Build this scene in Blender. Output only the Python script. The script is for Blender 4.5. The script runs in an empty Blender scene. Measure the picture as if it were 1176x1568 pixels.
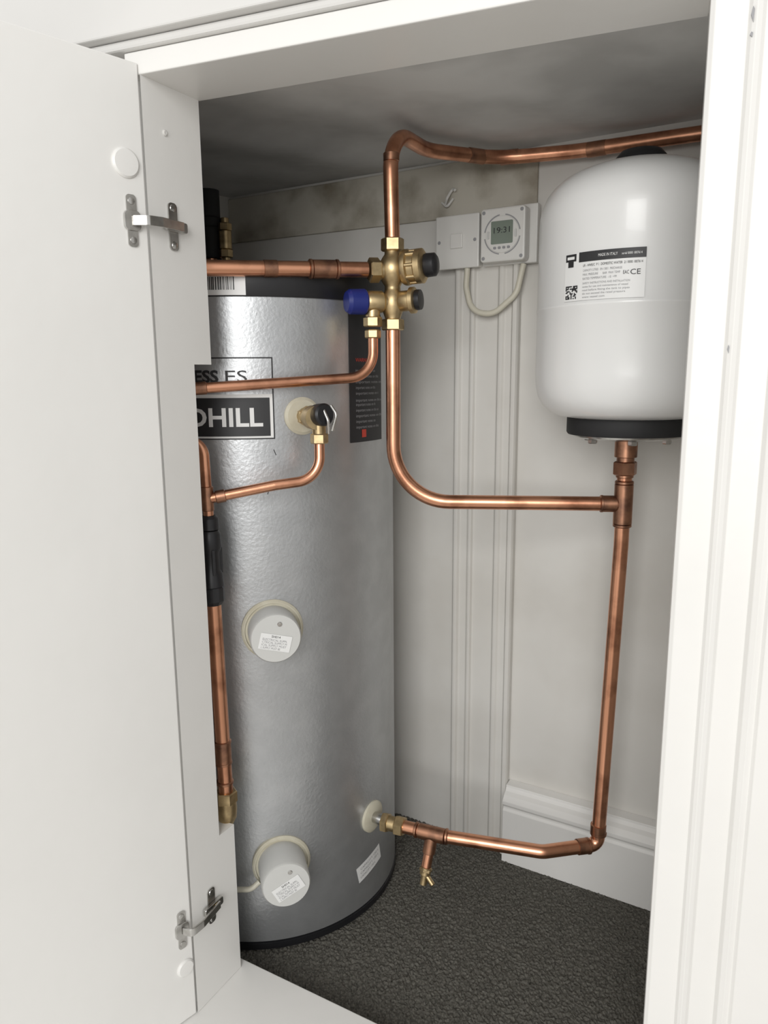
import bpy, bmesh, math, random
from mathutils import Vector, Matrix
random.seed(4)
scene = bpy.context.scene
COL = scene.collection
H = 0.92
def V(*a): return Vector(a)

# ------------------------------------------------------------ materials
def mat(name, col, rough=0.5, metal=0.0, col2=None, nscale=20, nlo=0.4, nhi=0.65, bump=0.0, bscale=80, spec=0.5, coat=0.0, detail=4, bdist=0.002, bdetail=2):
    m = bpy.data.materials.new(name); m.use_nodes = True
    nt = m.node_tree; N = nt.nodes; L = nt.links
    b = N['Principled BSDF']
    b.inputs['Base Color'].default_value = (*col, 1)
    b.inputs['Roughness'].default_value = rough
    b.inputs['Metallic'].default_value = metal
    b.inputs['Specular IOR Level'].default_value = spec
    b.inputs['Coat Weight'].default_value = coat
    tc = N.new('ShaderNodeTexCoord')
    if col2 is not None:
        n = N.new('ShaderNodeTexNoise'); n.inputs['Scale'].default_value = nscale; n.inputs['Detail'].default_value = detail
        L.new(tc.outputs['Object'], n.inputs['Vector'])
        r = N.new('ShaderNodeValToRGB'); r.color_ramp.elements[0].position = nlo; r.color_ramp.elements[1].position = nhi
        r.color_ramp.elements[0].color = (*col, 1); r.color_ramp.elements[1].color = (*col2, 1)
        L.new(n.outputs['Fac'], r.inputs['Fac']); L.new(r.outputs['Color'], b.inputs['Base Color'])
    if bump > 0:
        n2 = N.new('ShaderNodeTexNoise'); n2.inputs['Scale'].default_value = bscale; n2.inputs['Detail'].default_value = bdetail
        L.new(tc.outputs['Object'], n2.inputs['Vector'])
        bp = N.new('ShaderNodeBump'); bp.inputs['Strength'].default_value = bump; bp.inputs['Distance'].default_value = bdist
        L.new(n2.outputs['Fac'], bp.inputs['Height']); L.new(bp.outputs['Normal'], b.inputs['Normal'])
    return m
M = {}
M['paint'] = mat('white_gloss_paint', (0.82,0.81,0.785), 0.38, 0, (0.80,0.79,0.765), 6, bump=0.15, bscale=45, bdist=0.002)
M['paint2'] = mat('white_satin_paint', (0.70,0.69,0.67), 0.5, 0, (0.67,0.66,0.64), 6, bump=0.12, bscale=45, bdist=0.002)
M['wall'] = mat('wall_paint', (0.69,0.675,0.64), 0.6, 0, (0.62,0.60,0.56), 5, bump=0.18, bscale=30)
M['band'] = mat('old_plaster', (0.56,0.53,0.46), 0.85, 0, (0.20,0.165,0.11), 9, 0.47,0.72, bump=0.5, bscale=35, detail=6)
M['ceil'] = mat('ceiling_plaster', (0.70,0.70,0.69), 0.8, 0, (0.54,0.54,0.53), 6, bump=0.5, bscale=12, bdist=0.008)
M['silver'] = mat('hammered_silver_casing', (0.46,0.47,0.48), 0.40, 0.75, (0.50,0.51,0.52), 30, bump=0.36, bscale=210, bdist=0.0010)
M['black'] = mat('black_plastic', (0.012,0.012,0.014), 0.4)
M['blackrub'] = mat('black_rubber', (0.015,0.015,0.016), 0.7)
M['copper'] = mat('copper', (0.74,0.37,0.23), 0.29, 1.0, (0.38,0.17,0.10), 24, 0.46,0.72, bump=0.06, bscale=60)
M['copperdk'] = mat('tarnished_copper', (0.46,0.24,0.15), 0.38, 1.0, (0.24,0.13,0.09), 60, 0.4,0.7)
M['brass'] = mat('brass', (0.60,0.46,0.26), 0.40, 1.0, (0.36,0.27,0.15), 50, 0.45,0.7, bump=0.05)
M['steel'] = mat('bright_steel', (0.62,0.61,0.59), 0.25, 1.0, (0.45,0.44,0.42), 60)
M['vessel'] = mat('vessel_enamel', (0.78,0.78,0.77), 0.28, 0, (0.76,0.76,0.75), 5, bump=0.05, bscale=120, coat=0.2)
M['plastic'] = mat('white_plastic', (0.72,0.71,0.68), 0.4)
M['greyplas'] = mat('grey_plastic', (0.58,0.58,0.56), 0.5)
M['cream'] = mat('cream_plastic', (0.60,0.57,0.46), 0.5, 0, (0.52,0.48,0.37), 30)
M['cable'] = mat('cream_cable', (0.62,0.59,0.49), 0.45)
M['label'] = mat('label_paper', (0.78,0.78,0.77), 0.5)
M['ink'] = mat('label_ink', (0.02,0.02,0.022), 0.5)
M['inkg'] = mat('label_grey_ink', (0.30,0.30,0.31), 0.5)
M['blue'] = mat('blue_plastic', (0.012,0.022,0.17), 0.4)
M['red'] = mat('red_ink', (0.5,0.05,0.03), 0.5)
M['lcd'] = mat('lcd_glass', (0.20,0.24,0.20), 0.2)
M['carpet'] = mat('carpet_pile', (0.074,0.070,0.061), 1.0, 0, (0.165,0.158,0.138), 320, 0.34,0.70, bump=0.5, bscale=400, detail=3, spec=0.1)
M['floor'] = mat('floor_boards', (0.45,0.42,0.38), 0.7, 0, (0.38,0.35,0.31), 8)

# ------------------------------------------------------------ mesh helpers
def group(name, loc=(0,0,0)):
    e = bpy.data.objects.new(name, None); e.empty_display_size = 0.03
    e.location = loc; COL.objects.link(e); return e
def finish(me, name, m, parent=None, smooth=False, bevel=0.0, auto=None):
    o = bpy.data.objects.new(name, me); COL.objects.link(o)
    me.materials.append(M[m])
    if smooth:
        for p in me.polygons: p.use_smooth = True
        if auto:
            try: me.set_sharp_from_angle(angle=math.radians(auto))
            except Exception: pass
    if bevel > 0:
        b = o.modifiers.new('bevel','BEVEL'); b.width = bevel; b.segments = 2; b.limit_method='ANGLE'
    if parent:
        o.parent = parent; o.matrix_parent_inverse = Matrix.Translation(parent.location).inverted()
    return o
def bm_mesh(bm, name):
    bmesh.ops.recalc_face_normals(bm, faces=bm.faces)
    me = bpy.data.meshes.new(name); bm.to_mesh(me); bm.free(); return me
def local(o, mtx):
    o.data.transform(mtx.inverted()); o.matrix_world = mtx; return o
def prism(name, plan, z0, z1, m, parent=None, bevel=0.0, segs=None):
    bm = bmesh.new()
    if segs is None: segs = [(plan, z0, z1)]
    for pl, a, b in segs:
        lo = [bm.verts.new((p[0],p[1],a)) for p in pl]; hi = [bm.verts.new((p[0],p[1],b)) for p in pl]
        bm.faces.new(lo); bm.faces.new(hi)
        n = len(pl)
        for i in range(n): bm.faces.new((lo[i],lo[(i+1)%n],hi[(i+1)%n],hi[i]))
    return finish(bm_mesh(bm,name), name, m, parent, bevel=bevel)
def frame(origin, ang):
    c, s = math.cos(ang), math.sin(ang)
    return Matrix(((c,-s,0,origin[0]),(s,c,0,origin[1]),(0,0,1,origin[2] if len(origin)>2 else 0),(0,0,0,1)))
def boxm(name, mtx, lo, hi, m, parent=None, bevel=0.0):
    bm = bmesh.new()
    c = [(lo[i]+hi[i])/2 for i in range(3)]; s = [abs(hi[i]-lo[i]) for i in range(3)]
    bmesh.ops.create_cube(bm, size=1, matrix=mtx @ Matrix.Translation(c) @ Matrix.Diagonal((*s,1)))
    return finish(bm_mesh(bm,name), name, m, parent, bevel=bevel)
def polym(name, mtx, pts, y0, y1, m, parent=None, bevel=0.0):
    bm = bmesh.new()
    a = [bm.verts.new(mtx @ V(p[0],y0,p[1])) for p in pts]; b = [bm.verts.new(mtx @ V(p[0],y1,p[1])) for p in pts]
    bm.faces.new(a); bm.faces.new(b); n=len(pts)
    for i in range(n): bm.faces.new((a[i],a[(i+1)%n],b[(i+1)%n],b[i]))
    return finish(bm_mesh(bm,name), name, m, parent, bevel=bevel)
def disc_pts(cx, cz, rx, rz=None, n=32):
    rz = rz or rx
    return [(cx+rx*math.cos(2*math.pi*i/n), cz+rz*math.sin(2*math.pi*i/n)) for i in range(n)]
def rrect(cx, cz, w, h, r, n=6):
    pts=[]
    for sx,sz,a0 in ((1,1,0),(-1,1,90),(-1,-1,180),(1,-1,270)):
        for i in range(n+1):
            a=math.radians(a0+90*i/n)
            pts.append((cx+sx*(w/2-r)+r*math.cos(a), cz+sz*(h/2-r)+r*math.sin(a)))
    return pts
def basis(d):
    d = Vector(d).normalized()
    up = V(0,0,1) if abs(d.z) < 0.9 else V(1,0,0)
    x = up.cross(d).normalized(); y = d.cross(x)
    return x, y, d
def lathe(name, origin, d, prof, m, parent=None, seg=40, smooth=True, auto=35, cap=True):
    x,y,d = basis(d); o = Vector(origin); bm = bmesh.new(); rings=[]
    for r,t in prof:
        if r < 1e-6: rings.append([bm.verts.new(o+d*t)])
        else: rings.append([bm.verts.new(o+d*t+x*(r*math.cos(2*math.pi*(i+.5)/seg))+y*(r*math.sin(2*math.pi*(i+.5)/seg))) for i in range(seg)])
    for a,b in zip(rings[:-1], rings[1:]):
        if len(a)==1 and len(b)==1: continue
        for i in range(seg):
            j=(i+1)%seg
            if len(a)==1: bm.faces.new((a[0],b[j],b[i]))
            elif len(b)==1: bm.faces.new((a[i],a[j],b[0]))
            else: bm.faces.new((a[i],a[j],b[j],b[i]))
    if cap:
        for r in (rings[0], rings[-1]):
            if len(r)>1: bm.faces.new(r)
    return finish(bm_mesh(bm,name), name, m, parent, smooth=smooth, auto=auto)
def hexnut(name, o, d, r, t0, t1, m='brass', parent=None):
    c=0.0015
    return lathe(name, o, d, [(r*0.88,t0),(r,t0+c),(r,t1-c),(r*0.88,t1)], m, parent, seg=6, smooth=False)
def cyl(name, o, d, r, t0, t1, m, parent=None, seg=32, ch=0.0008):
    return lathe(name, o, d, [(r-ch,t0),(r,t0+ch),(r,t1-ch),(r-ch,t1)], m, parent, seg=seg)
def fillet(pts, rad):
    pts=[Vector(p) for p in pts]; out=[pts[0]]
    for i in range(1,len(pts)-1):
        r = rad[i-1] if isinstance(rad,(list,tuple)) else rad
        p=pts[i]; a=(pts[i-1]-p); b=(pts[i+1]-p); la,lb=a.length,b.length; a.normalize(); b.normalize()
        ang=a.angle(b); t=r/math.tan(ang/2); t=min(t, la*0.49 if i>1 else la*0.98, lb*0.49 if i<len(pts)-2 else lb*0.98)
        p0=p+a*t; p1=p+b*t; r=t*math.tan(ang/2)
        c=p+(a+b).normalized()*(r/math.sin(ang/2))
        v0=(p0-c); v1=(p1-c); tot=v0.angle(v1); n=max(3,int(tot/0.09))
        ax=v0.cross(v1).normalized()
        for k in range(n+1): out.append(c+Matrix.Rotation(tot*k/n,3,ax)@v0)
    out.append(pts[-1]); return out
def tube(name, pts, r, m='copper', parent=None, rad=0.03, seg=20):
    P=fillet(pts,rad); bm=bmesh.new(); rings=[]
    t=(P[1]-P[0]).normalized(); x,y,_=basis(t); prev=t
    for i,p in enumerate(P):
        if i==0: t=(P[1]-P[0]).normalized()
        elif i==len(P)-1: t=(P[-1]-P[-2]).normalized()
        else: t=((P[i+1]-p).normalized()+(p-P[i-1]).normalized()).normalized()
        q=prev.rotation_difference(t); x=q@x; y=q@y; prev=t
        rings.append([bm.verts.new(p+x*(r*math.cos(2*math.pi*k/seg))+y*(r*math.sin(2*math.pi*k/seg))) for k in range(seg)])
    for a,b in zip(rings[:-1],rings[1:]):
        for k in range(seg): bm.faces.new((a[k],a[(k+1)%seg],b[(k+1)%seg],b[k]))
    bm.faces.new(rings[0]); bm.faces.new(rings[-1])
    return finish(bm_mesh(bm,name), name, m, parent, smooth=True, auto=50)
def wrap_patch(name, ax, R, th0, th1, z0, z1, m, parent, n=24, skew=0.0):
    bm=bmesh.new(); g=[]
    for k in range(n+1):
        th=th0+(th1-th0)*k/n; dz=skew*R*(th-th0)
        g.append([bm.verts.new((ax[0]+R*math.sin(th+o_), ax[1]-R*math.cos(th+o_), z+dz)) for z,o_ in ((z0,0),(z1,-skew*(z1-z0)/R))])
    for a,b in zip(g[:-1],g[1:]): bm.faces.new((a[0],b[0],b[1],a[1]))
    me=bpy.data.meshes.new(name); bm.to_mesh(me); bm.free()
    return finish(me,name,m,parent,smooth=True)
def text_mesh(txt, size, align='LEFT', bold=0.0, width=None):
    cu=bpy.data.curves.new('txt','FONT'); cu.body=txt; cu.size=size; cu.align_x=align; cu.offset=bold; cu.resolution_u=3
    o=bpy.data.objects.new('txt',cu); COL.objects.link(o)
    dg=bpy.context.evaluated_depsgraph_get(); me=bpy.data.meshes.new_from_object(o.evaluated_get(dg))
    bpy.data.objects.remove(o)
    if width and len(me.vertices):
        xs=[v.co.x for v in me.vertices]; k=width/(max(xs)-min(xs)); x0=min(xs)
        for v in me.vertices: v.co.x=(v.co.x-x0)*k
    return me
def wrap_text(name, txt, size, ax, R, s0, z0, m, parent, bold=0.0, width=None, skew=0.0):
    me=text_mesh(txt,size,'LEFT',bold,width)
    for v in me.vertices:
        th=(s0+v.co.x-skew*v.co.y)/R; z=z0+v.co.y+skew*v.co.x
        v.co=V(ax[0]+R*math.sin(th), ax[1]-R*math.cos(th), z)
    me.materials.clear(); return finish(me,name,m,parent)
def flat_text(name, txt, size, mtx, x, y, z, m, parent, width=None, bold=0):
    me=text_mesh(txt,size,'LEFT',bold,width)
    for v in me.vertices: v.co = mtx @ V(x+v.co.x, y, z+v.co.y)
    me.materials.clear(); return finish(me,name,m,parent)

# ------------------------------------------------------------ frames
WA = -math.atan(0.59)
W = frame((0,1.445),WA)                    # back wall: x along, +y into wall
FA = math.radians(-21.48)
F0 = (-0.267,0.895)
FR = frame(F0,FA)                          # cupboard front: x along, +y inward
def wp(s,n): p=W@V(s,-n,0); return (p.x,p.y)
def fp(x,y): p=FR@V(x,y,0); return (p.x,p.y)

# ------------------------------------------------------------ room shell
SL, SR = -0.367, 0.70
zc = H+0.365
def box_w(name, s0,s1,n0,n1,z0,z1,m,bev=0): return local(boxm(name, W, (s0,-n1,z0),(s1,-n0,z1), m, bevel=bev), W)
box_w('wall_back', SL-0.05, SR+0.05, -0.06, 0.0, -0.02, zc+0.1, 'wall')
local(prism('wall_left', [wp(SL,0),wp(SL-0.03,0),wp(SL-0.03,0.60),wp(SL,0.60)], -0.02, zc+0.1, 'wall'),W)
local(prism('wall_right', [wp(SR,0),wp(SR+0.03,0),wp(SR+0.03,0.40),wp(SR,0.40)], -0.02, zc+0.1, 'wall'),W)
def ceiling():
    bm=bmesh.new(); g=[]; ns,nn=70,44
    for i in range(ns+1):
        row=[]
        s=SL+(SR-SL)*i/ns
        p0=W@V(s,0,0); d=W.to_3x3()@V(0,-1,0)
        a=FR.inverted()@p0; b=FR.to_3x3().inverted()@d
        L=(a.y-0.096)/(-b.y)
        for j in range(nn+1):
            n=L*j/nn
            p=W@V(s,-n,0)
            sag=0.0035*math.sin(s*13+1.2)*math.sin(n*11+0.5)+0.0025*math.sin(s*29+n*17)
            e=min(1,n/0.05,(L-n)/0.05)
            row.append(bm.verts.new((p.x,p.y,zc-max(0,e)*sag)))
        g.append(row)
    for i in range(ns):
        for j in range(nn): bm.faces.new((g[i][j],g[i+1][j],g[i+1][j+1],g[i][j+1]))
    r=bmesh.ops.extrude_face_region(bm,geom=list(bm.faces))
    for v in r['geom']:
        if isinstance(v,bmesh.types.BMVert): v.co.z=zc+0.04
    return local(finish(bm_mesh(bm,'ceiling'),'ceiling','ceil',smooth=True,auto=40),W)
ceiling()
prism('floor', [(-1.6,-1.6),(1.6,-1.6),(1.6,2.0),(-1.6,2.0)], -0.06, -0.021, 'floor')
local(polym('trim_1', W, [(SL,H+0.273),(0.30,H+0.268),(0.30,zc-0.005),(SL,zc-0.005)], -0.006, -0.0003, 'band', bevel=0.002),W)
def mould(name, prof, z0, z1):
    return local(prism(name, [wp(s,n) for s,n in prof], z0, z1, 'wall', bevel=0.0015),W)
mould('trim_2', [(0.156,0),(0.156,0.012),(0.160,0.016),(0.166,0.016),(0.170,0.010),(0.184,0.010),(0.188,0.014),(0.193,0.014),(0.196,0.008),(0.236,0.008),(0.240,0.013),(0.246,0.013),(0.250,0.009),(0.262,0.009),(0.266,0.017),(0.273,0.017),(0.2755,0.012),(0.2755,0)], 0.0, H+0.19)
def extr_s(name, prof, s0, s1, m):
    bm=bmesh.new()
    a=[bm.verts.new(W@V(s0,-n,z)) for n,z in prof]; b=[bm.verts.new(W@V(s1,-n,z)) for n,z in prof]
    bm.faces.new(a); bm.faces.new(b)
    for i in range(len(prof)): j=(i+1)%len(prof); bm.faces.new((a[i],a[j],b[j],b[i]))
    return local(finish(bm_mesh(bm,name),name,m,bevel=0.001),W)
bb=0.016
extr_s('baseboard_back', [(0,0.002),(0.020+bb,0.002),(0.020+bb,0.109),(0.017+bb,0.113),(0.017+bb,0.117),(0.022+bb,0.122),(0.022+bb,0.129),(0.015+bb,0.138),(0.008+bb,0.143),(0.004+bb,0.149),(0.004+bb,0.153),(0,0.155)], 0.2765, SR-0.001, 'paint')
def carpet():
    bm=bmesh.new(); st=0.003; a0,a1=SL+0.001,SR-0.001; ns=int((a1-a0)/st); nn=int(0.598/st); g=[]
    for i in range(ns+1):
        row=[]
        for j in range(nn+1):
            s=a0+i*(a1-a0)/ns; n=0.001+j*0.598/nn
            row.append(bm.verts.new(W@V(s+random.uniform(-.001,.001),-n+random.uniform(-.001,.001)*(j>0),random.uniform(0,.0045))))
        g.append(row)
    for i in range(ns):
        for j in range(nn): bm.faces.new((g[i][j],g[i+1][j],g[i+1][j+1],g[i][j+1]))
    return local(finish(bm_mesh(bm,'carpet'),'carpet','carpet'),W)
carpet()
box_w('subfloor', SL+0.001, SR-0.001, 0.001, 0.60, -0.02, -0.001, 'floor')

# ------------------------------------------------------------ cupboard front frame
zh=H+0.33
full=[(0,0),(0.0122,0.0919),(-0.05,0.0919),(-0.05,0.018),(-0.006,0.014)]
notch=[(0,0),(0.0080,0.061),(-0.05,0.061),(-0.05,0.018),(-0.006,0.014)]
F_=lambda L:[fp(*p) for p in L]
local(prism('trim_3', None,0,0,'paint', segs=[(F_(full),0.0405,0.279),(F_(notch),0.279,0.935),(F_(full),0.935,zh)]),FR)
local(boxm('trim_4', FR, (-0.02,0.0,zh),(0.583,0.095,zh+0.024),'paint', bevel=0.0015),FR)
local(boxm('trim_5', FR, (-0.60,-0.007,zh+0.0245),(0.583,0.094,zh+0.034),'paint2', bevel=0.003),FR)
local(boxm('trim_6', FR, (-0.60,-0.018,zh+0.0345),(0.583,0.093,zh+0.22),'paint2', bevel=0.002),FR)
local(prism('wall_front', F_([(-0.60,0.02),(-0.051,0.02),(-0.051,0.0919),(-0.60,0.0919)]), -0.02, zh+0.024,'paint'),FR)
pr=[(0.5825,0.0),(0.5865,-0.003),(0.612,-0.003),(0.6145,-0.008),(0.618,-0.0105),(0.622,-0.008),(0.625,-0.004),(0.648,-0.004),(0.651,-0.011),(0.656,-0.014),(0.661,-0.012),(0.664,-0.016),(0.74,-0.016),(0.74,0.09),(0.5825,0.09)]
jt=group('trim_7',FR@V(0.6,0,0.7))
finish_j=prism('jamb', F_(pr), -0.02, 1.50, 'paint', jt, bevel=0.0006)
for x_,z_,w_,h_ in ((0.6149,H+0.285,0.0016,0.012),(0.6149,H+0.270,0.0014,0.004),(0.6152,H+0.02,0.001,0.007)):
    polym('paint_chip',FR,[(x_-w_,z_),(x_-w_*0.3,z_+h_*0.5),(x_+w_*0.6,z_+h_*0.3),(x_+w_*0.3,z_-h_*0.5)],-0.0098,-0.0075,'inkg',jt)
prism('trim_8', [(-0.245,1.0055),(0.30,0.698),(0.18,0.42),(-0.60,0.42),(-0.60,0.74),(-0.315,0.86)], 0.006, 0.04, 'paint', bevel=0.0015)

# ------------------------------------------------------------ door
DD=Vector((-0.69,-0.722,0)).normalized()
dang=math.atan2(DD.y,DD.x)
DR=frame((F0[0]+DD.x*0.002,F0[1]+DD.y*0.002),dang)
door=group('cupboard_door',(F0[0],F0[1],0.6))
boxm('leaf',DR,(0.0,-0.020,0.0415),(0.56,0.0,H+0.341),'paint',door,bevel=0.0015)
def on_door(q,z,h): return DR@V(q,h,z)
nrm=(DR.to_3x3()@V(0,1,0))
lathe('cover_cap_1',on_door(0.0225,H+0.2335,0),nrm,[(0.0160,0),(0.0160,0.0015),(0.0140,0.0035),(0,0.0042)],'paint',door)
lathe('cover_cap_2',on_door(0.013,H-0.797,0),nrm,[(0.0125,0),(0.0125,0.0015),(0.0105,0.0035),(0,0.0042)],'paint',door)
R0=Vector((-0.222,0.976,0)); jd=(R0-Vector((F0[0],F0[1],0))).normalized()
jn=V(jd.y,-jd.x,0)
JF=Matrix(((jd.x,jn.x,0,F0[0]),(jd.y,jn.y,0,F0[1]),(0,0,1,0),(0,0,0,1)))
def hinge(z,q=0.020):
    h=group('door_hinge',(F0[0],F0[1],z))
    polym('door_plate',DR,rrect(q,z,0.012,0.056,0.004),0.0003,0.0018,'steel',h)
    polym('door_cup',DR,rrect(q,z,0.020,0.022,0.006),0.0003,0.0035,'steel',h,bevel=0.0006)
    for dz in (-0.021,0.021): lathe('screw',DR@V(q,0.0018,z+dz),nrm,[(0.0042,0),(0.0038,0.001),(0,0.0016)],'steel',h,seg=16)
    jx=0.037
    polym('jamb_plate',JF,rrect(jx,z+0.002,0.014,0.054,0.005),0.0003,0.0020,'steel',h)
    polym('jamb_bracket',JF,rrect(jx,z+0.002,0.036,0.012,0.003),0.0021,0.0075,'steel',h,bevel=0.0008)
    for dz in (-0.019,0.023): lathe('screw_jamb',JF@V(jx,0.002,z+dz),jn,[(0.0045,0),(0.004,0.001),(0,0.0018)],'steel',h,seg=16)
    lathe('adjust_screw',JF@V(jx+0.004,0.0075,z+0.002),jn,[(0.004,0),(0.0035,0.001),(0,0.0015)],'brass',h,seg=16)
    a=DR@V(q,0.004,z); b=DR@V(0.008,0.016,z); c=JF@V(0.006,0.015,z+0.001); e=JF@V(jx+0.008,0.010,z+0.002)
    pts=fillet([a,b,c,e],0.006); bm=bmesh.new(); rows=[]
    for i,p in enumerate(pts):
        t=((pts[min(i+1,len(pts)-1)]-pts[max(i-1,0)])).normalized(); nn=t.cross(V(0,0,1)).normalized()
        rows.append([bm.verts.new(p+V(0,0,sz)*0.0055+nn*sn*0.0014) for sz,sn in ((-1,-1),(1,-1),(1,1),(-1,1))])
    for r1,r2 in zip(rows[:-1],rows[1:]):
        for k in range(4): bm.faces.new((r1[k],r1[(k+1)%4],r2[(k+1)%4],r2[k]))
    bm.faces.new(rows[0]); bm.faces.new(rows[-1])
    finish(bm_mesh(bm,'arm'),'arm','steel',h,bevel=0.0006)
hinge(H+0.173,0.0195); hinge(H-0.737,0.0150)
hs=group('screw_cover',JF@V(0.033,0,H+0.278))
lathe('cover',JF@V(0.033,0.0,H+0.278),jn,[(0.0036,0.0002),(0.0036,0.001),(0.0022,0.0018),(0,0.0015)],'plastic',hs,seg=18)

# ------------------------------------------------------------ hot water cylinder
TX,TY,TR=-0.22,1.286,0.236
tank=group('hot_water_cylinder',(TX,TY,0.5))
AX=(TX,TY)
lathe('casing',(TX,TY,0),(0,0,1),[(TR-0.004,0.018),(TR,0.020),(TR,0.3),(TR,0.6),(TR,H+0.108)],'silver',tank,seg=128)
lathe('base_ring',(TX,TY,0),(0,0,1),[(TR-0.006,0.006),(TR+0.0015,0.0065),(TR+0.0015,0.017),(TR-0.004,0.0185)],'black',tank,seg=128)
lathe('lid',(TX,TY,0),(0,0,1),[(TR+0.002,H+0.1075),(TR+0.003,H+0.109),(TR+0.003,H+0.146),(TR-0.003,H+0.152),(TR-0.05,H+0.154),(0,H+0.156)],'black',tank,seg=128)
def tp(th,r=TR): return V(TX+r*math.sin(th),TY-r*math.cos(th),0)
def radial(th): return V(math.sin(th),-math.cos(th),0)
RL=TR+0.0006
S=lambda s:s/TR
zt,zb=H+0.026,H-0.0885
for nm,a,b,c,d in (('label_line_top',-0.140,0.066,zt-0.0018,zt),('label_line_bottom',-0.140,0.066,zb,zb+0.0018),('label_line_right',0.0642,0.066,zb,zt),('label_line_left',-0.140,-0.1382,zb,zt)):
    wrap_patch(nm,AX,RL,S(a),S(b),c,d,'ink',tank)
wrap_patch('label_backing',AX,TR+0.0004,S(-0.139),S(0.065),zb,H-0.025,'label',tank)
wrap_patch('label_panel',AX,RL,S(-0.136),S(0.060),H-0.084,H-0.030,'ink',tank,n=32)
wrap_text('label_text_lower','GLEDHILL',0.036,AX,RL+0.0006,-0.126,H-0.0695,'label',tank,bold=0.0009,width=0.176)
wrap_text('label_text_upper','STAINLESS',0.023,AX,RL+0.0004,-0.128,H-0.008,'ink',tank,bold=0.0007,width=0.118)
wrap_text('label_text_es','ES',0.023,AX,RL+0.0004,0.000,H-0.008,'ink',tank,width=0.030)
wrap_patch('barcode_sticker',AX,TR+0.0036,S(-0.10),S(0.033),H+0.109,H+0.137,'label',tank)
x=-0.095
while x<0.018:
    w=random.choice((0.0006,0.001,0.0015)); wrap_patch('barcode_bar',AX,TR+0.0040,S(x),S(x+w),H+0.116,H+0.133,'ink',tank,n=1); x+=w+random.choice((0.0007,0.0012,0.0018))
wrap_patch('data_label',AX,RL,0.80,1.16,H-0.101,H+0.092,'ink',tank)
for k in range(11):
    z=H+0.005-k*0.0085
    if k==5: z-=0.002
    wrap_text('data_text','important notes on this unit'[:18+(k*5)%9],0.0062,AX,RL+0.0005,TR*0.86,z,'inkg',tank,width=0.05+0.01*((k*7)%3))
wrap_text('data_text_red','WARNING',0.008,AX,RL+0.0005,TR*0.86,H+0.020,'red',tank)
wrap_patch('data_mark',AX,RL+0.0004,0.91,0.955,H-0.094,H-0.082,'red',tank,n=4)
wrap_patch('base_sticker',AX,RL,0.82,1.09,H-0.852,H-0.822,'label',tank,skew=0.22)
for k in range(3): wrap_text('base_sticker_text','CAPACITY 150 L',0.006,AX,RL+0.0004,TR*0.84,H-0.829-0.008*k,'inkg',tank,width=0.05-0.01*(k==2),skew=0.22)
for s_,z_,a_ in ((0.066,-0.112,0.4),(0.052,-0.168,-0.3)):
    wrap_patch('scuff',AX,RL,S(s_),S(s_+0.0010),H+z_,H+z_+0.008,'ink',tank,n=1,skew=a_)
def immersion(i,th,z,L):
    o=tp(th)+V(0,0,z); d=radial(th+0.04)
    lathe('heater_flange_%d'%i,o-d*0.004,d,[(0.046,0),(0.046,0.006),(0.043,0.009),(0.0415,0.009),(0.0415,0.006),(0,0.006)],'cream',tank,seg=64)
    lathe('heater_cover_%d'%i,o,d,[(0.0372,0.0025),(0.0372,L-0.003),(0.0352,L),(0,L+0.0004)],'greyplas',tank,seg=64)
    f=o+d*(L+0.0008); x_,y_,_=basis(d)
    MM=Matrix(((x_.x,d.x,0,f.x),(x_.y,d.y,0,f.y),(0,0,1,f.z),(0,0,0,1)))
    sg=1 if MM.to_3x3()@V(1,0,0)@V(1,0,0)>0 else -1
    rot=Matrix.Rotation(math.radians(14 if i==1 else -28),4,'Y')
    MM2=MM@Matrix.Scale(sg,4,V(1,0,0))@rot
    polym('cover_label_%d'%i,MM2,rrect(0.0,-0.006,0.046,0.024,0.001),0,0.0003,'label',tank)
    for k in range(4): flat_text('cover_text_%d'%i,'ELECTRICAL SUPPLY MUST BE OFF'[k*3:k*3+16],0.0045,MM2,-0.019,0.0005,-0.004-0.0042*k,'inkg',tank,width=0.036-0.008*(k==3))
    flat_text('cover_code_%d'%i,'SH014',0.005,MM2,-0.007,0.0006,0.001,'ink',tank,width=0.013)
    lathe('cover_screw_%d'%i,f+V(0,0,0.021)+x_*0.006*sg,d,[(0.0035,0),(0.003,0.0006),(0,0.0008)],'steel',tank,seg=16)
immersion(1,0.222,H-0.372,0.043)
immersion(2,0.225,H-0.760,0.058)
tube('heater_cable',[tp(0.16,TR+0.02)+V(-0.02,0,H-0.778),tp(0.03,TR+0.022)+V(0,0,H-0.788),tp(-0.25,TR+0.02)+V(0,0,H-0.795)],0.0042,'cable',tank,rad=0.02)

# ------------------------------------------------------------ relief valve
th=0.452; o=tp(th)+V(0,0,H-0.057); d=radial(th)
rv=group('pressure_relief_valve',o)
lathe('seal_disc',o-d*0.002,d,[(0.027,0),(0.027,0.004),(0.023,0.007),(0.012,0.007)],'cream',rv,seg=48)
lathe('body',o,d,[(0.010,0.002),(0.010,0.014),(0.013,0.016),(0.013,0.040),(0.0165,0.042),(0.0165,0.060)],'brass',rv)
hexnut('nut',o,d,0.015,0.016,0.026,parent=rv)
d2=(d+V(0.55,-0.25,0.12)).normalized()
oo=o+V(0.004,0,0.003)
lathe('black_cap',oo+d*0.048,d2,[(0.015,0.0),(0.0155,0.004),(0.0155,0.018),(0.013,0.021),(0,0.022)],'black',rv)
tube('test_lever',[oo+d*0.048+d2*0.020+V(0.008,0,0.012),oo+d*0.048+d2*0.026+V(0.012,0,0.0),oo+d*0.048+d2*0.022+V(0.008,0,-0.022)],0.0022,'steel',rv,rad=0.01)
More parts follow.
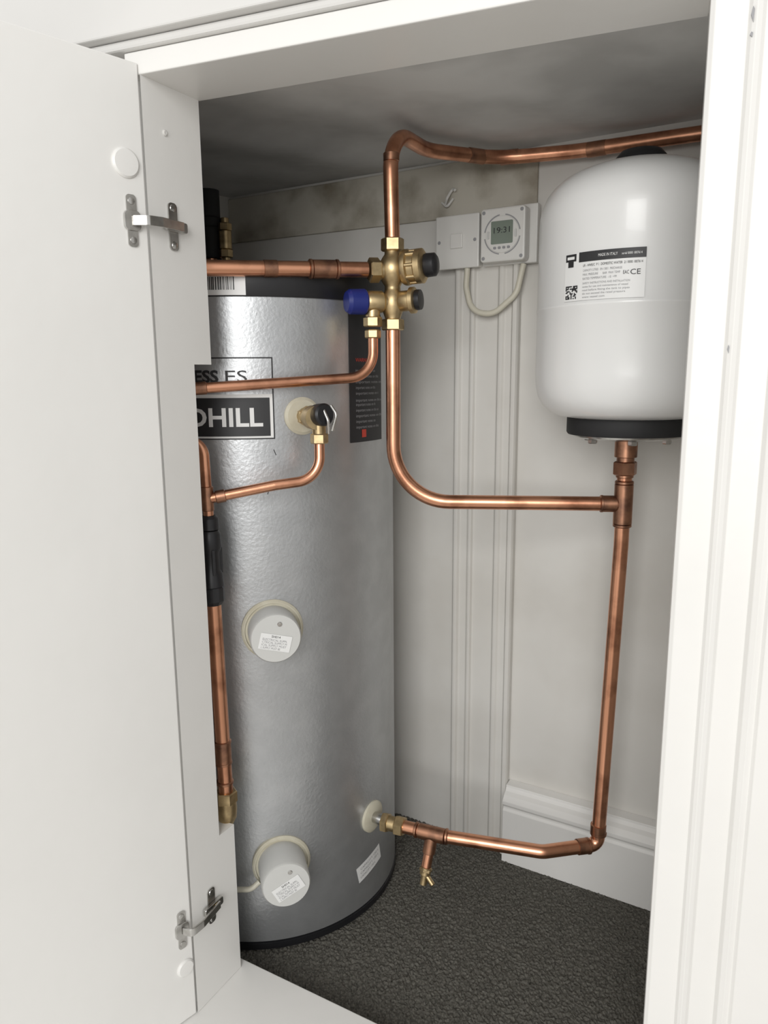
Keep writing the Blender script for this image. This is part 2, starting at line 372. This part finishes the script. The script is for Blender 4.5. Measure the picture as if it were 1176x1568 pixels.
tube('test_lever_2',[oo+d*0.048+d2*0.020+V(-0.003,0,0.008),oo+d*0.048+d2*0.026+V(0.0,0,-0.008),oo+d*0.048+d2*0.022+V(0.003,0,-0.026)],0.0022,'steel',rv,rad=0.01)
vo=o+d*0.050+V(0.006,0,0)
hexnut('outlet_nut',V(vo.x,vo.y,0),(0,0,1),0.0125,vo.z-0.036,vo.z-0.022,parent=rv)
cyl('outlet',V(vo.x,vo.y,0),(0,0,1),0.0095,vo.z-0.024,vo.z-0.005,'brass',rv)

# ------------------------------------------------------------ copper pipework
def sleeve(name,p,d,r,L,parent,m='copperdk'):
    return lathe(name,Vector(p)-Vector(d).normalized()*L/2,d,[(r*0.97,0),(r+0.0016,0.001),(r+0.0016,L-0.001),(r*0.97,L)],m,parent,seg=28)
def ring(p,d,r,parent):
    return lathe('solder_ring',Vector(p)-Vector(d).normalized()*0.003,d,[(r,0),(r+0.0022,0.0015),(r+0.0022,0.0045),(r,0.006)],'copperdk',parent,seg=28)
VX,VY=0.015,1.11
R22=0.0107; R15=0.0072
g=group('copper_pipe',(VX,VY,H+0.2))
tube('tube',[(VX,VY,H+0.192),(VX-0.003,VY,H+0.338),(0.070,1.215,H+0.338),(0.186,1.272,H+0.341),(0.301,1.230,H+0.339),(0.462,1.134,H+0.336),(0.56,1.078,H+0.335)],R22,'copper',g,rad=[0.055,0.07,0.10,0.2,0.2])
for (p,d) in (((0.150,1.254,H+0.340),(0.9,0.42,0)),((0.205,1.265,H+0.341),(0.9,-0.3,0)),((0.330,1.213,H+0.338),(0.86,-0.5,0))):
    sleeve('coupling',p,d,R22-0.0010,0.03,g)
sleeve('collar',(VX-0.001,VY,H+0.30),(0,0,1),R22-0.001,0.012,g)
g=group('copper_pipe',(-0.1,1.06,H+0.15))
pa=V(-0.010,1.098,H+0.1475); pb=V(-0.25,1.018,H+0.141); dl=(pb-pa).normalized()
tube('tube',[pa+dl*0.012,pb,pb+V(-0.03,0.004,0)],R22,'copper',g,rad=0.01)
sleeve('coupling',pa+dl*0.075,dl,R22+0.0004,0.034,g); ring(pa+dl*0.056,dl,R22+0.0006,g); ring(pa+dl*0.094,dl,R22+0.0006,g)
sleeve('coupling',pa+dl*0.150,dl,R22-0.0008,0.020,g)
g=group('copper_pipe',(-0.1,1.05,H))
tube('tube',[(-0.014,1.090,H+0.054),(-0.014,1.084,H-0.002),(-0.2525,1.0,H-0.016),(-0.285,0.998,H-0.018)],R15,'copper',g,rad=[0.038,0.01])
sleeve('coupling',(-0.245,1.003,H-0.0155),(0.95,0.33,0.05),R15,0.018,g)
g=group('copper_pipe',(vo.x,vo.y,H-0.1))
tube('tube',[(vo.x,vo.y,vo.z-0.036),(vo.x,vo.y-0.004,H-0.142),(-0.150,1.008,H-0.148),(-0.238,0.990,H-0.163)],R15,'copper',g,rad=[0.036,0.02])
sleeve('coupling',(-0.222,0.9935,H-0.1605),(-0.9,-0.2,-0.16),R15,0.014,g)
g=group('copper_pipe',(-0.238,0.99,H-0.3))
tube('tube',[(-0.275,1.000,H-0.085),(-0.2415,0.99,H-0.087),(-0.239,0.99,H-0.186)],R15,'copper',g,rad=0.02)
sleeve('tee',(-0.2397,0.99,H-0.163),(0,0,1),R15,0.034,g)
g=group('copper_pipe',(-0.236,0.99,H-0.45))
tube('tube_lower',[(-0.2385,0.99,H-0.312),(-0.2345,0.99,H-0.600)],R22,'copper',g)
sleeve('coupling',(-0.2360,0.99,H-0.535),(0,0,1),R22,0.036,g); ring((-0.236,0.99,H-0.519),(0,0,1),R22,g); ring((-0.236,0.99,H-0.551),(0,0,1),R22,g)
ring((-0.2355,0.99,H-0.582),(0,0,1),R22,g)
hexnut('nut',(-0.2345,0.99,0),(0,0,1),0.0165,H-0.614,H-0.596,parent=g)
lathe('brass_elbow',(-0.2345,0.99,0),(0,0,1),[(0.0145,H-0.612),(0.0150,H-0.625),(0.0140,H-0.638),(0.009,H-0.648),(0,H-0.651)],'brass',g)
tube('elbow_outlet',[(-0.2345,0.99,H-0.634),(-0.262,1.012,H-0.634),(-0.285,1.05,H-0.634)],0.011,'brass',g,rad=0.01)
tun=group('tundish_coupler',(-0.239,0.99,H-0.25))
lathe('upper_cup',(-0.239,0.99,0),(0,0,1),[(0.009,H-0.186),(0.013,H-0.190),(0.0135,H-0.205),(0.010,H-0.207)],'black',tun)
lathe('sight_body',(-0.239,0.99,0),(0,0,1),[(0.012,H-0.207),(0.0145,H-0.212),(0.0155,H-0.230),(0.0125,H-0.238),(0.0125,H-0.262),(0.0150,H-0.268),(0.0165,H-0.285)],'black',tun)
for k in range(4):
    a=math.pi/2*k+0.5; boxm('sight_rib',frame((-0.239,0.99),a),(0.011,-0.002,H-0.268),(0.0160,0.002,H-0.232),'black',tun,bevel=0.0005)
lathe('lower_collar',(-0.239,0.99,0),(0,0,1),[(0.0145,H-0.285),(0.0165,H-0.288),(0.0165,H-0.306),(0.0125,H-0.312)],'black',tun,seg=12,smooth=False)
VSX,VSY,VR=0.3517,1.0707,0.1322
g=group('copper_pipe',(VX,VY,H-0.1))
tube('tube',[(VX,VY,H+0.064),(VX,VY,H-0.189),(VSX,VSY,H-0.189)],R22,'copper',g,rad=0.085)
dp=(V(VSX,VSY,0)-V(VX,VY,0)).normalized()
sleeve('tee_branch',V(VSX,VSY,H-0.189)-dp*0.020,dp,R22,0.022,g); ring(V(VSX,VSY,H-0.189)-dp*0.031,dp,R22,g)
g=group('copper_pipe',(VSX,VSY,H-0.3))
tube('tube',[(VSX,VSY,H-0.120),(VSX,VSY,H-0.25),(0.338,1.068,H-0.742),(0.246,1.050,H-0.742),(0.094,1.092,H-0.742),(0.006,1.1285,H-0.742)],R22,'copper',g,rad=[0.2,0.014,0.03,0.06])
sleeve('tee_body',(VSX,VSY,H-0.189),(0,0,1),R22+0.0012,0.060,g)
for z in (-0.157,-0.221): ring((VSX,VSY,H+z),(0,0,1),R22+0.0005,g)
cyl('swivel',(VSX,VSY,0),(0,0,1),0.0125,H-0.150,H-0.094,'copperdk',g)
hexnut('vessel_nut',(VSX,VSY,0),(0,0,1),0.0172,H-0.146,H-0.126,m='copperdk',parent=g)
cyl('vessel_collar',(VSX,VSY,0),(0,0,1),0.0160,H-0.120,H-0.094,'copperdk',g)
ring((0.3385,1.068,H-0.722),(0,0,1),R22,g); ring((0.322,1.065,H-0.7425),(1,0.2,0),R22,g)
sleeve('elbow_leg',(0.338,1.068,H-0.715),(0,0,1),R22,0.018,g); sleeve('elbow_leg',(0.312,1.063,H-0.742),(1,0.19,0),R22,0.018,g)
df=(V(0.094,1.092,0)-V(0.006,1.1285,0)).normalized()
sleeve('tee',(0.075,1.0995,H-0.742),df,R22,0.046,g); ring((0.050,1.110,H-0.742),df,R22,g); ring((0.098,1.091,H-0.742),(0.95,-0.26,0),R22,g)
tb=V(0.075,1.0995,H-0.742); td=V(-0.016,-0.016,-0.085).normalized()
cyl('tee_leg',tb,td,0.0105,0.004,0.030,'copperdk',g); ring(tb+td*0.030,td,R15+0.001,g)
cyl('drain_tail',tb,td,R15+0.001,0.028,0.055,'copper',g)
dc=group('drain_cock',tb+td*0.06)
cyl('cock_body',tb,td,0.0090,0.055,0.068,'brass',dc); hexnut('cock_nut',tb,td,0.0105,0.057,0.063,parent=dc)
cyl('cock_nozzle',tb,td,0.0058,0.068,0.085,'brass',dc)
cyl('cock_key',tb+td*0.066,(0.5,-0.5,-0.55),0.0042,0.0,0.022,'brass',dc)
ti=tp(0.975)+V(0,0,H-0.744); di=radial(0.975)
iv=group('cylinder_inlet_fitting',ti)
lathe('seal_disc',ti-di*0.003,di,[(0.027,0),(0.027,0.006),(0.022,0.009),(0.010,0.009)],'cream',iv,seg=48)
e=V(0.006,1.1285,H-0.742); dd=(e-ti).normalized()
L_=(e-ti).length
cyl('stub',ti,dd,0.0095,0.0,L_-0.002,'steel',iv)
hexnut('nut',e,df,0.0165,-0.014,-0.002,parent=iv); cyl('barrel',e,df,0.0125,-0.006,0.012,'brass',iv); hexnut('nut_outer',e,df,0.0165,0.010,0.026,parent=iv)

# ------------------------------------------------------------ brass control valve
cv=group('pressure_reducing_valve',(VX,VY,H+0.13))
z1,z2=H+0.1500,H+0.1040
lathe('body',(VX,VY,0),(0,0,1),[(0.011,H+0.068),(0.011,H+0.080),(0.013,H+0.086),(0.0165,H+0.096),(0.0170,z2),(0.0160,H+0.113),(0.0115,H+0.120),(0.0115,H+0.126),(0.0165,H+0.134),(0.0205,H+0.145),(0.0205,H+0.156),(0.015,H+0.165),(0.0115,H+0.170),(0.0115,H+0.180)],'brass',cv)
hexnut('top_nut',(VX,VY,0),(0,0,1),0.0165,H+0.174,H+0.192,parent=cv)
hexnut('bottom_nut',(VX,VY,0),(0,0,1),0.0165,H+0.064,H+0.080,parent=cv)
dr=V(0.92,-0.36,0.04).normalized()
lathe('spring_housing',(VX,VY,z1),dr,[(0.012,0.008),(0.014,0.014),(0.0235,0.017),(0.0250,0.020),(0.0250,0.025),(0.0215,0.027),(0.0215,0.036),(0.0240,0.038),(0.0240,0.046),(0.018,0.050)],'brass',cv)
for k in range(8):
    a=k*math.pi/4; x_,y_,_=basis(dr); p=V(VX,VY,z1)+dr*0.022+x_*0.0215*math.cos(a)+y_*0.0215*math.sin(a)
    cyl('housing_screw',p,dr,0.0026,-0.004,0.020,'brass',cv,seg=10)
lathe('adjuster_knob',(VX,VY,z1),dr,[(0.0155,0.050),(0.0165,0.052),(0.0160,0.064),(0.012,0.067),(0,0.068)],'black',cv)
cyl('left_arm',(VX,VY,z1-0.002),dl,0.013,0.006,0.030,'brass',cv)
hexnut('left_nut',(VX,VY,z1-0.002),dl,0.0175,0.020,0.036,parent=cv)
d3=V(-0.93,-0.36,-0.02).normalized()
cyl('lower_left_arm',(VX,VY,z2),d3,0.0125,0.008,0.050,'brass',cv)
lathe('lower_left_body',(VX,VY,z2),d3,[(0.012,0.014),(0.0155,0.018),(0.0155,0.038),(0.013,0.042)],'brass',cv)
lathe('blue_cap',(VX,VY,z2),d3,[(0.0165,0.042),(0.0180,0.044),(0.0175,0.066),(0.014,0.071),(0,0.073)],'blue',cv,seg=20,auto=25)
lathe('lower_right_body',(VX,VY,z2),dr,[(0.011,0.008),(0.0145,0.013),(0.0145,0.026),(0.0185,0.028),(0.0185,0.034),(0.014,0.036)],'brass',cv)
lathe('lower_right_cap',(VX,VY,z2),dr,[(0.0140,0.036),(0.0145,0.038),(0.0140,0.043),(0,0.044)],'black',cv)
cyl('outlet_arm',(-0.014,1.0985,0),(0,0,1),0.0105,H+0.076,H+0.100,'brass',cv)
hexnut('outlet_nut',(-0.014,1.092,0),(0,0,1),0.0135,H+0.068,H+0.082,parent=cv)
hexnut('outlet_nut_lower',(-0.014,1.090,0),(0,0,1),0.0115,H+0.052,H+0.064,parent=cv)

# ------------------------------------------------------------ expansion vessel
ev=group('expansion_vessel',(VSX,VSY,H+0.1))
prof=[(0.083,-0.062),(0.098,-0.0595),(0.110,-0.054),(0.121,-0.044),(0.128,-0.031),(0.1312,-0.016),(VR,0.000),(VR,0.085),(VR+0.0008,0.086),(VR+0.0008,0.0890),(VR,0.0900),(VR,0.200),(0.1315,0.212),(0.1290,0.224),(0.1235,0.237),(0.115,0.248),(0.103,0.258),(0.087,0.266),(0.070,0.2722),(0.050,0.2765),(0.030,0.2792),(0.015,0.2805),(0,0.281)]
lathe('shell',(VSX,VSY,H),(0,0,1),prof,'vessel',ev,seg=96,auto=60)
lathe('base_band',(VSX,VSY,H),(0,0,1),[(0.078,-0.086),(0.083,-0.086),(0.0850,-0.083),(0.0850,-0.063),(0.083,-0.060),(0.07,-0.060)],'blackrub',ev,seg=80)
lathe('flange_plate',(VSX,VSY,H),(0,0,1),[(0.012,-0.092),(0.066,-0.092),(0.075,-0.089),(0.077,-0.084),(0.02,-0.084)],'steel',ev,seg=64)
for k in range(6):
    a=math.radians(60*k+20); hexnut('flange_bolt',(VSX+0.058*math.cos(a),VSY+0.058*math.sin(a),H),(0,0,1),0.0065,-0.098,-0.091,'steel',ev)
lathe('air_valve_cap',(VSX,VSY,H),(0,0,1),[(0.036,0.277),(0.034,0.286),(0.027,0.294),(0.015,0.297),(0,0.298)],'black',ev,seg=40)
vs=(W.inverted()@V(VSX,VSY,0))
boxm('wall_bracket',W,(vs.x-0.06,-0.012,H+0.03),(vs.x+0.06,-0.001,H+0.15),'steel',ev,bevel=0.002)
VA=(VSX,VSY); base=-math.radians(18.2)
RV=VR+0.0012
def vlab(name,t0,t1,za,zb_,m,dr_=0,n=16): return wrap_patch(name,VA,RV+dr_,base+t0,base+t1,H+za,H+zb_,m,ev,n)
vlab('rating_label',-0.705,0.090,0.092,0.151,'label')
vlab('rating_header',-0.54,0.090,0.139,0.151,'ink',0.0004)
def vtext(t,size,s,z,m,width=None,bold=0): return wrap_text('rating_text',t,size,VA,RV+0.0009,base*RV+s,H+z,m,ev,bold,width)
vtext('MADE IN ITALY',0.005,-0.046,0.1435,'label',0.024); vtext('serial 0000 1807614',0.004,-0.017,0.1435,'label',0.024)
vtext('LR - HWE/C  P 1  DOMESTIC WATER  21 0000 1807614',0.0042,-0.066,0.1330,'ink',0.074)
for k,(t,w) in enumerate((('CAPACITY LITRES   EN 13831  PRECHARGE',0.050),('MAX. PRESSURE       BAR  MAX TEMP',0.048),('RATED TEMPERATURE  -10  +99',0.044))):
    vtext(t,0.0038,-0.066,0.1270-0.0050*k,'inkg',w)
for k,(t,w) in enumerate((('SAFETY INSTRUCTIONS AND INSTALLATION',0.060),('notes for use and maintenance of vessel',0.058),('read before fitting the tank to pipes',0.060),('do not exceed the rated pressure',0.055),('www vessel com',0.03))):
    vtext(t,0.0034,-0.066,0.1115-0.0042*k,'inkg',w)
vtext('CE',0.009,-0.006,0.1195,'ink',0.012); vtext('EAC',0.006,-0.0145,0.1205,'ink',0.007)
wrap_patch('shield_mark',VA,RV+0.0004,base-0.695,base-0.570,H+0.141,H+0.150,'ink',ev,6)
wrap_patch('shield_mark_lower',VA,RV+0.0004,base-0.665,base-0.600,H+0.134,H+0.1412,'ink',ev,6)
wrap_patch('shield_band',VA,RV+0.0007,base-0.675,base-0.590,H+0.1435,H+0.147,'label',ev,6)
for i in range(11):
    for j in range(11):
        fx,fj=min(i,10-i),min(j,10-j)
        finder = (i<3 and (j<3 or j>7)) or (i>7 and j>7)
        if (finder and not(i in (1,9) and j in (1,9))) or (not finder and random.random()<0.5):
            s=-0.0915+0.0017*i; z=0.0945+0.0015*j
            wrap_patch('qr_cell',VA,RV+0.0006,base+s/RV,base+(s+0.0017)/RV,H+z,H+z+0.0015,'ink',ev,1)

# ------------------------------------------------------------ electrics on wall
dz=-0.008
sw=group('wall_switch',(0.14,1.36,H+0.226))
boxm('pattress',W,(0.129,-0.024,H+0.190+dz),(0.207,-0.0065,H+0.274+dz),'plastic',sw,bevel=0.003)
boxm('face_plate',W,(0.127,-0.031,H+0.188+dz),(0.2085,-0.0245,H+0.276+dz),'plastic',sw,bevel=0.002)
boxm('rocker',W,(0.156,-0.034,H+0.221+dz),(0.179,-0.0312,H+0.245+dz),'plastic',sw,bevel=0.0012)
for s in (0.134,0.201): lathe('plate_screw',W@V(s,-0.031,H+0.233+dz),W.to_3x3()@V(0,-1,0),[(0.003,0),(0.0026,0.0006),(0,0.001)],'inkg',sw,seg=14)
tm=group('heating_timer',(0.21,1.324,H+0.226))
tx=0.2555; tz=H+0.234+dz
boxm('back_box',W,(0.213,-0.020,H+0.189+dz),(0.307,-0.0065,H+0.282+dz),'plastic',tm,bevel=0.002)
polym('case',W,rrect(tx,tz,0.078,0.085,0.006),-0.044,-0.0205,'plastic',tm,bevel=0.003)
def arc_ring(name,r0,r1,a0,a1,m):
    n=24; pts=[(tx+r1*math.cos(a0+(a1-a0)*k/n),tz+r1*math.sin(a0+(a1-a0)*k/n)) for k in range(n+1)]+[(tx+r0*math.cos(a1-(a1-a0)*k/n),tz+r0*math.sin(a1-(a1-a0)*k/n)) for k in range(n+1)]
    polym(name,W,pts,-0.0448,-0.0440,m,tm)
for k in range(4):
    a=math.radians(90*k+45); arc_ring('dial_arc',0.0300,0.0318,a-0.62,a+0.62,'inkg')
polym('dial_face',W,disc_pts(tx,tz,0.0290,n=48),-0.0455,-0.044,'plastic',tm,bevel=0.0006)
polym('display',W,rrect(tx,tz+0.003,0.038,0.036,0.002),-0.0462,-0.0455,'lcd',tm)
flat_text('display_digits','19:31',0.013,W,tx-0.014,-0.0465,tz+0.002,'ink',tm,width=0.028)
for s in (-0.024,0.024): polym('button',W,rrect(tx+s,tz,0.004,0.012,0.0015),-0.047,-0.0455,'greyplas',tm)
for s in (-0.012,-0.004,0.004,0.012): polym('key',W,rrect(tx+s,tz-0.021,0.005,0.004,0.0015),-0.0468,-0.0455,'inkg',tm)
for s,z in ((-0.033,-0.036),(0.033,-0.036),(0.033,0.036),(-0.033,0.036)): lathe('case_screw',W@V(tx+s,-0.044,tz+z),W.to_3x3()@V(0,-1,0),[(0.003,0),(0.0026,0.0006),(0,0.001)],'inkg',tm,seg=14)
cb=group('power_cable',(0.17,1.34,H+0.15))
def wv(s,n,z): return W@V(s,-n,H+z)
tube('cable',[wv(0.184,0.022,0.180),wv(0.182,0.023,0.150),wv(0.194,0.026,0.107),wv(0.236,0.028,0.100),wv(0.276,0.026,0.132),wv(0.284,0.018,0.180)],0.0050,'cable',cb,rad=[0.03,0.035,0.035,0.03],seg=14)
cl=group('cable_clip',(0.12,1.37,H+0.3))
tube('wire',[wv(0.135,0.008,0.293),wv(0.142,0.018,0.300),wv(0.150,0.010,0.318),wv(0.156,0.016,0.312)],0.0025,'plastic',cl,rad=0.005,seg=10)
tube('wire_loop',[wv(0.128,0.008,0.296),wv(0.140,0.014,0.286),wv(0.150,0.010,0.300)],0.0022,'plastic',cl,rad=0.005,seg=10)

# ------------------------------------------------------------ fittings behind cylinder
bk=group('insulated_pipe',(-0.33,1.46,H+0.25))
cyl('insulation',(-0.318,1.44,0),(0,0,1),0.020,H+0.215,H+0.335,'blackrub',bk)
lathe('insulation_collar',(-0.318,1.44,0),(0,0,1),[(0.020,H+0.268),(0.0225,H+0.271),(0.0225,H+0.285),(0.020,H+0.288)],'blackrub',bk)
cyl('riser',(-0.318,1.44,0),(0,0,1),0.011,H+0.157,H+0.216,'copper',bk)
bv=group('isolation_valve',(-0.290,1.43,H+0.22))
cyl('valve_stem',(-0.288,1.43,0),(0,0,1),0.0075,H+0.157,H+0.285,'brass',bv)
hexnut('nut_upper',(-0.288,1.43,0),(0,0,1),0.0125,H+0.262,H+0.276,parent=bv); hexnut('nut_lower',(-0.288,1.43,0),(0,0,1),0.0125,H+0.215,H+0.230,parent=bv)
cyl('valve_body',(-0.288,1.43,0),(0,0,1),0.0115,H+0.230,H+0.262,'brass',bv)

# ------------------------------------------------------------ light
w=bpy.data.worlds.new('World'); scene.world=w; w.use_nodes=True
nt=w.node_tree; bg=nt.nodes['Background']; bg.inputs['Color'].default_value=(1.0,0.995,0.98,1); bg.inputs['Strength'].default_value=0.68
def area(name,loc,target,sx,sy,e,col=(1,1,1)):
    l=bpy.data.lights.new(name,'AREA'); l.shape='RECTANGLE'; l.size=sx; l.size_y=sy; l.energy=e; l.color=col
    o=bpy.data.objects.new(name,l); COL.objects.link(o); o.location=loc
    o.rotation_euler=(Vector(target)-Vector(loc)).to_track_quat('-Z','Y').to_euler(); return o
area('window_light',(-0.6,-1.8,1.5),(0,1,0.9),1.3,1.5,48,(1.0,0.995,0.98))

# ------------------------------------------------------------ camera
cam=bpy.data.cameras.new('Camera'); co=bpy.data.objects.new('Camera',cam); COL.objects.link(co)
cam.sensor_fit='VERTICAL'; cam.sensor_height=36; cam.sensor_width=27; cam.lens=26.0; cam.clip_start=0.01
co.matrix_world=Matrix.Translation((0,0,H))@Matrix.Rotation(math.radians(90-10.49),4,'X')@Matrix.Rotation(-0.0077,4,'Z')
scene.camera=co
scene.view_settings.view_transform='Standard'
